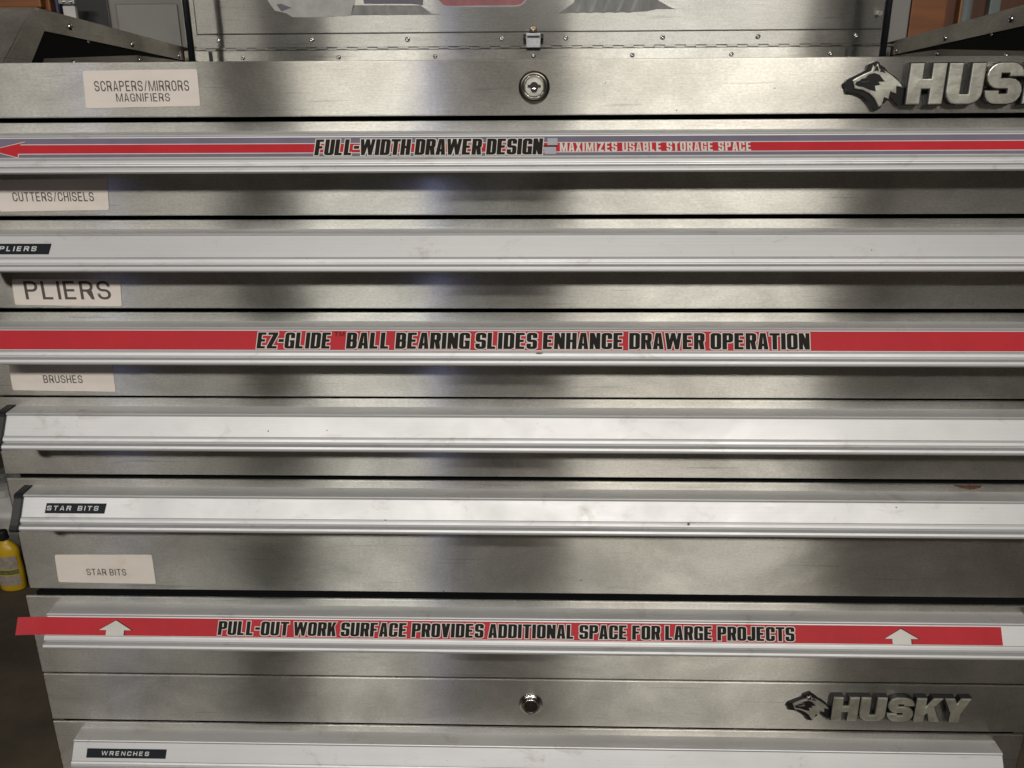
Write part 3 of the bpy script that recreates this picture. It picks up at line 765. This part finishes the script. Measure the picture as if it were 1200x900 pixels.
# ------------------------------------------------------------------ things behind and beside the chest
wc = thing('wooden_wall_cabinet', (-1.15, 1.0, .18), 'orange-brown wooden wall cabinet at the top left, above the chest shoulder', 'cabinet')
bm = bmesh.new(); box(bm, -1.50, -.905, .92, 1.25, .1700, .80, .003); from_bm('cabinet_box', bm, M['wood_o'], wc)
bm = bmesh.new(); box(bm, -1.49, -.912, .902, .918, .1750, .79, .003); from_bm('cabinet_door', bm, M['wood_o'], wc)
ht = thing('grey_steel_locker', (-.05, 1.0, -1.25), 'tall grey steel locker standing behind the raised lid', 'locker')
bm = bmesh.new(); box(bm, -.800, .690, .93, 1.30, -1.25, .80, .004); from_bm('locker_body', bm, M['grey_paint'], ht)
bm = bmesh.new(); box(bm, -.785, -.668, .926, .9295, -.40, .1830, .003); from_bm('locker_door', bm, M['grey_light'], ht)
bm = bmesh.new(); box(bm, .6480, .6860, .915, .929, -.40, .79, .003); from_bm('locker_door', bm, M['grey_light'], ht)
hb = thing('white_bracket', (-.856, .9, .17), 'small white bracket with a screwed metal hinge beside the grey locker, at the top left', 'bracket')
bm = bmesh.new(); box(bm, -.869, -.846, .895, .905, .13, .1780, .002); from_bm('bracket_arm', bm, M['white_pl'], hb)
bm = bmesh.new(); box(bm, -.872, -.842, .888, .8945, .1790, .1870, .001); from_bm('hinge_plate', bm, M['rivet'], hb)
for x in (-.861, -.848): rivet(hb, (x, .888, .183), (0, -1, 0), .0030)
bk = thing('black_post', (-.883, 1.0, -1.25), 'black metal post behind the left shoulder, between wooden cabinet and white bracket', 'post')
bm = bmesh.new(); box(bm, -.903, -.802, .935, .96, -1.25, .80, .003); from_bm('post_web', bm, M['cap'], bk)
bm = bmesh.new(); cyl(bm, (-.893, .925, -.2), (0, 0, 1), .007, 2.0, 14); from_bm('post_pipe', bm, M['navy'], bk)
wd = thing('wooden_door', (.74, 1.0, -1.25), 'reddish brown wooden door leaf right of the grey locker', 'door')
bm = bmesh.new(); box(bm, .6920, .7560, .925, .96, -1.25, .80, .002); from_bm('door_panel', bm, M['wood_o'], wd)
bm = bmesh.new(); box(bm, .7565, .7750, .930, .96, -1.25, .80, .002); from_bm('door_panel', bm, M['wood_b'], wd)
bm = bmesh.new(); box(bm, .7750, .7800, .915, .95, -1.25, .80, .002); from_bm('door_edge', bm, plain('tan_edge', (.30, .14, .05), .5), wd)
cd = thing('slate_pipe', (.797, .95, -1.25), 'slate grey-blue vertical pipe at the top right beside the wooden door', 'pipe')
bm = bmesh.new(); cyl(bm, (.795, .94, -.25), (0, 0, 1), .0125, 2.0, 20); from_bm('pipe_tube', bm, M['slate'], cd, None, True)
bm = bmesh.new(); cyl(bm, (.795, .94, .10), (0, 0, 1), .0150, .02, 20); from_bm('pipe_clamp', bm, M['dark_metal'], cd, None, True)
cw = thing('brown_cupboard', (1.0, 1.0, -1.25), 'dark brown cupboard at the far right edge behind the chest', 'cupboard')
bm = bmesh.new(); box(bm, .812, 1.4, .95, 1.3, -1.25, .80, .003); from_bm('cupboard_body', bm, M['wood_b'], cw)
bm = bmesh.new(); box(bm, .838, .858, .935, .949, -1.2, .79, .002); from_bm('cupboard_stile', bm, M['slate'], cw)

# floor things to the left
yb = thing('yellow_oil_bottle', (-1.430, 1.20, -1.25), 'yellow plastic oil bottle with black cap on the floor left of the cabinet', 'bottle')
Yb = (-1.430, 1.20, -1.2495)
bm = bmesh.new(); lathe_z(bm, [(0, 0), (.031, 0), (.035, .005), (.036, .060), (.034, .100), (.035, .118), (.031, .130), (.020, .141), (.0125, .148), (.0120, .158), (0, .158)], Yb, 28, 1.0, .62); from_bm('bottle_body', bm, M['yellow'], yb, None, True)
bm = bmesh.new(); lathe_z(bm, [(0, .152), (.0140, .152), (.0145, .157), (.0130, .158), (.0130, .174), (.0105, .177), (0, .177)], Yb, 22); from_bm('bottle_cap', bm, M['cap'], yb)
def lab(name, z0, z1, mat):
    bm = bmesh.new(); n = 10
    for i in range(n):
        a0, a1 = R(-150+i*12), R(-150+(i+1)*12)
        p = [(Yb[0]+.0366*math.cos(a), Yb[1]+.0366*.62*math.sin(a)) for a in (a0, a1)]
        bm.faces.new([bm.verts.new((p[0][0], p[0][1], z0)), bm.verts.new((p[1][0], p[1][1], z0)), bm.verts.new((p[1][0], p[1][1], z1)), bm.verts.new((p[0][0], p[0][1], z1))])
    return from_bm(name, bm, mat, yb)
lab('bottle_label', Yb[2]+.070, Yb[2]+.108, M['pale_lab']); lab('bottle_label', Yb[2]+.020, Yb[2]+.050, M['pale_lab']); lab('label_band', Yb[2]+.053, Yb[2]+.067, M['green_lab'])
nj = thing('navy_jug', (-1.52, 1.22, -1.25), 'dark navy plastic jug standing left of the yellow bottle', 'jug')
bm = bmesh.new(); lathe_z(bm, [(0, 0), (.072, 0), (.078, .01), (.078, .13), (.066, .15), (.03, .165), (.022, .17), (.022, .185), (0, .185)], (-1.545, 1.215, -1.2495), 24, 1, .8); from_bm('jug_body', bm, M['navy'], nj, None, True)
bm = bmesh.new(); lathe_z(bm, [(0, .183), (.026, .183), (.026, .203), (0, .205)], (-1.545, 1.215, -1.2495), 18); from_bm('jug_cap', bm, M['navy'], nj)
wj = thing('white_jug', (-1.58, 1.45, -1.25), 'white plastic jug with lilac label behind the navy jug', 'jug')
bm = bmesh.new(); lathe_z(bm, [(0, 0), (.085, 0), (.09, .01), (.09, .12), (.075, .15), (.035, .17), (.028, .18), (0, .18)], (-1.57, 1.42, -1.2495), 24, 1, .8); from_bm('jug_body', bm, M['white_pl'], wj, None, True)
bm = bmesh.new(); box(bm, -1.63, -1.545, 1.3440, 1.3470, -1.195, -1.145); from_bm('jug_label', bm, M['purple_lab'], wj)
bm = bmesh.new(); lathe_z(bm, [(0, .178), (.032, .178), (.032, .198), (0, .20)], (-1.57, 1.42, -1.2495), 18); from_bm('jug_cap', bm, M['white_pl'], wj)
# crumpled cloth
bm = bmesh.new(); bmesh.ops.create_icosphere(bm, subdivisions=5, radius=1)
from mathutils import noise as mn
for v in bm.verts:
    p = v.co.copy(); k = 1+.30*mn.noise(p*1.7)+.16*mn.noise(p*4.1+Vector((3, 1, 2)))+.07*abs(mn.noise(p*9))
    v.co = Vector((p.x*k*.20, p.y*k*.16, max(p.z*k*.085, -.085)))
o = from_bm('crumpled_cloth', bm, M['rag'], None, (-1.62, 1.66, -1.165), True); tag(o, 'heap of crumpled grey cloth on the floor behind the jugs', 'cloth')
rc = thing('red_can', (-1.75, 2.15, -1.25), 'red can with black lid behind the grey cloth, at the left edge', 'can')
bm = bmesh.new(); lathe_z(bm, [(0, 0), (.10, 0), (.10, .30), (.09, .31), (0, .31)], (-1.78, 2.12, -1.2495), 24); from_bm('can_body', bm, M['redpl'], rc, None, False)
bm = bmesh.new(); lathe_z(bm, [(0, .308), (.085, .308), (.085, .45), (0, .455)], (-1.78, 2.12, -1.2495), 24); from_bm('can_lid', bm, M['cap'], rc)
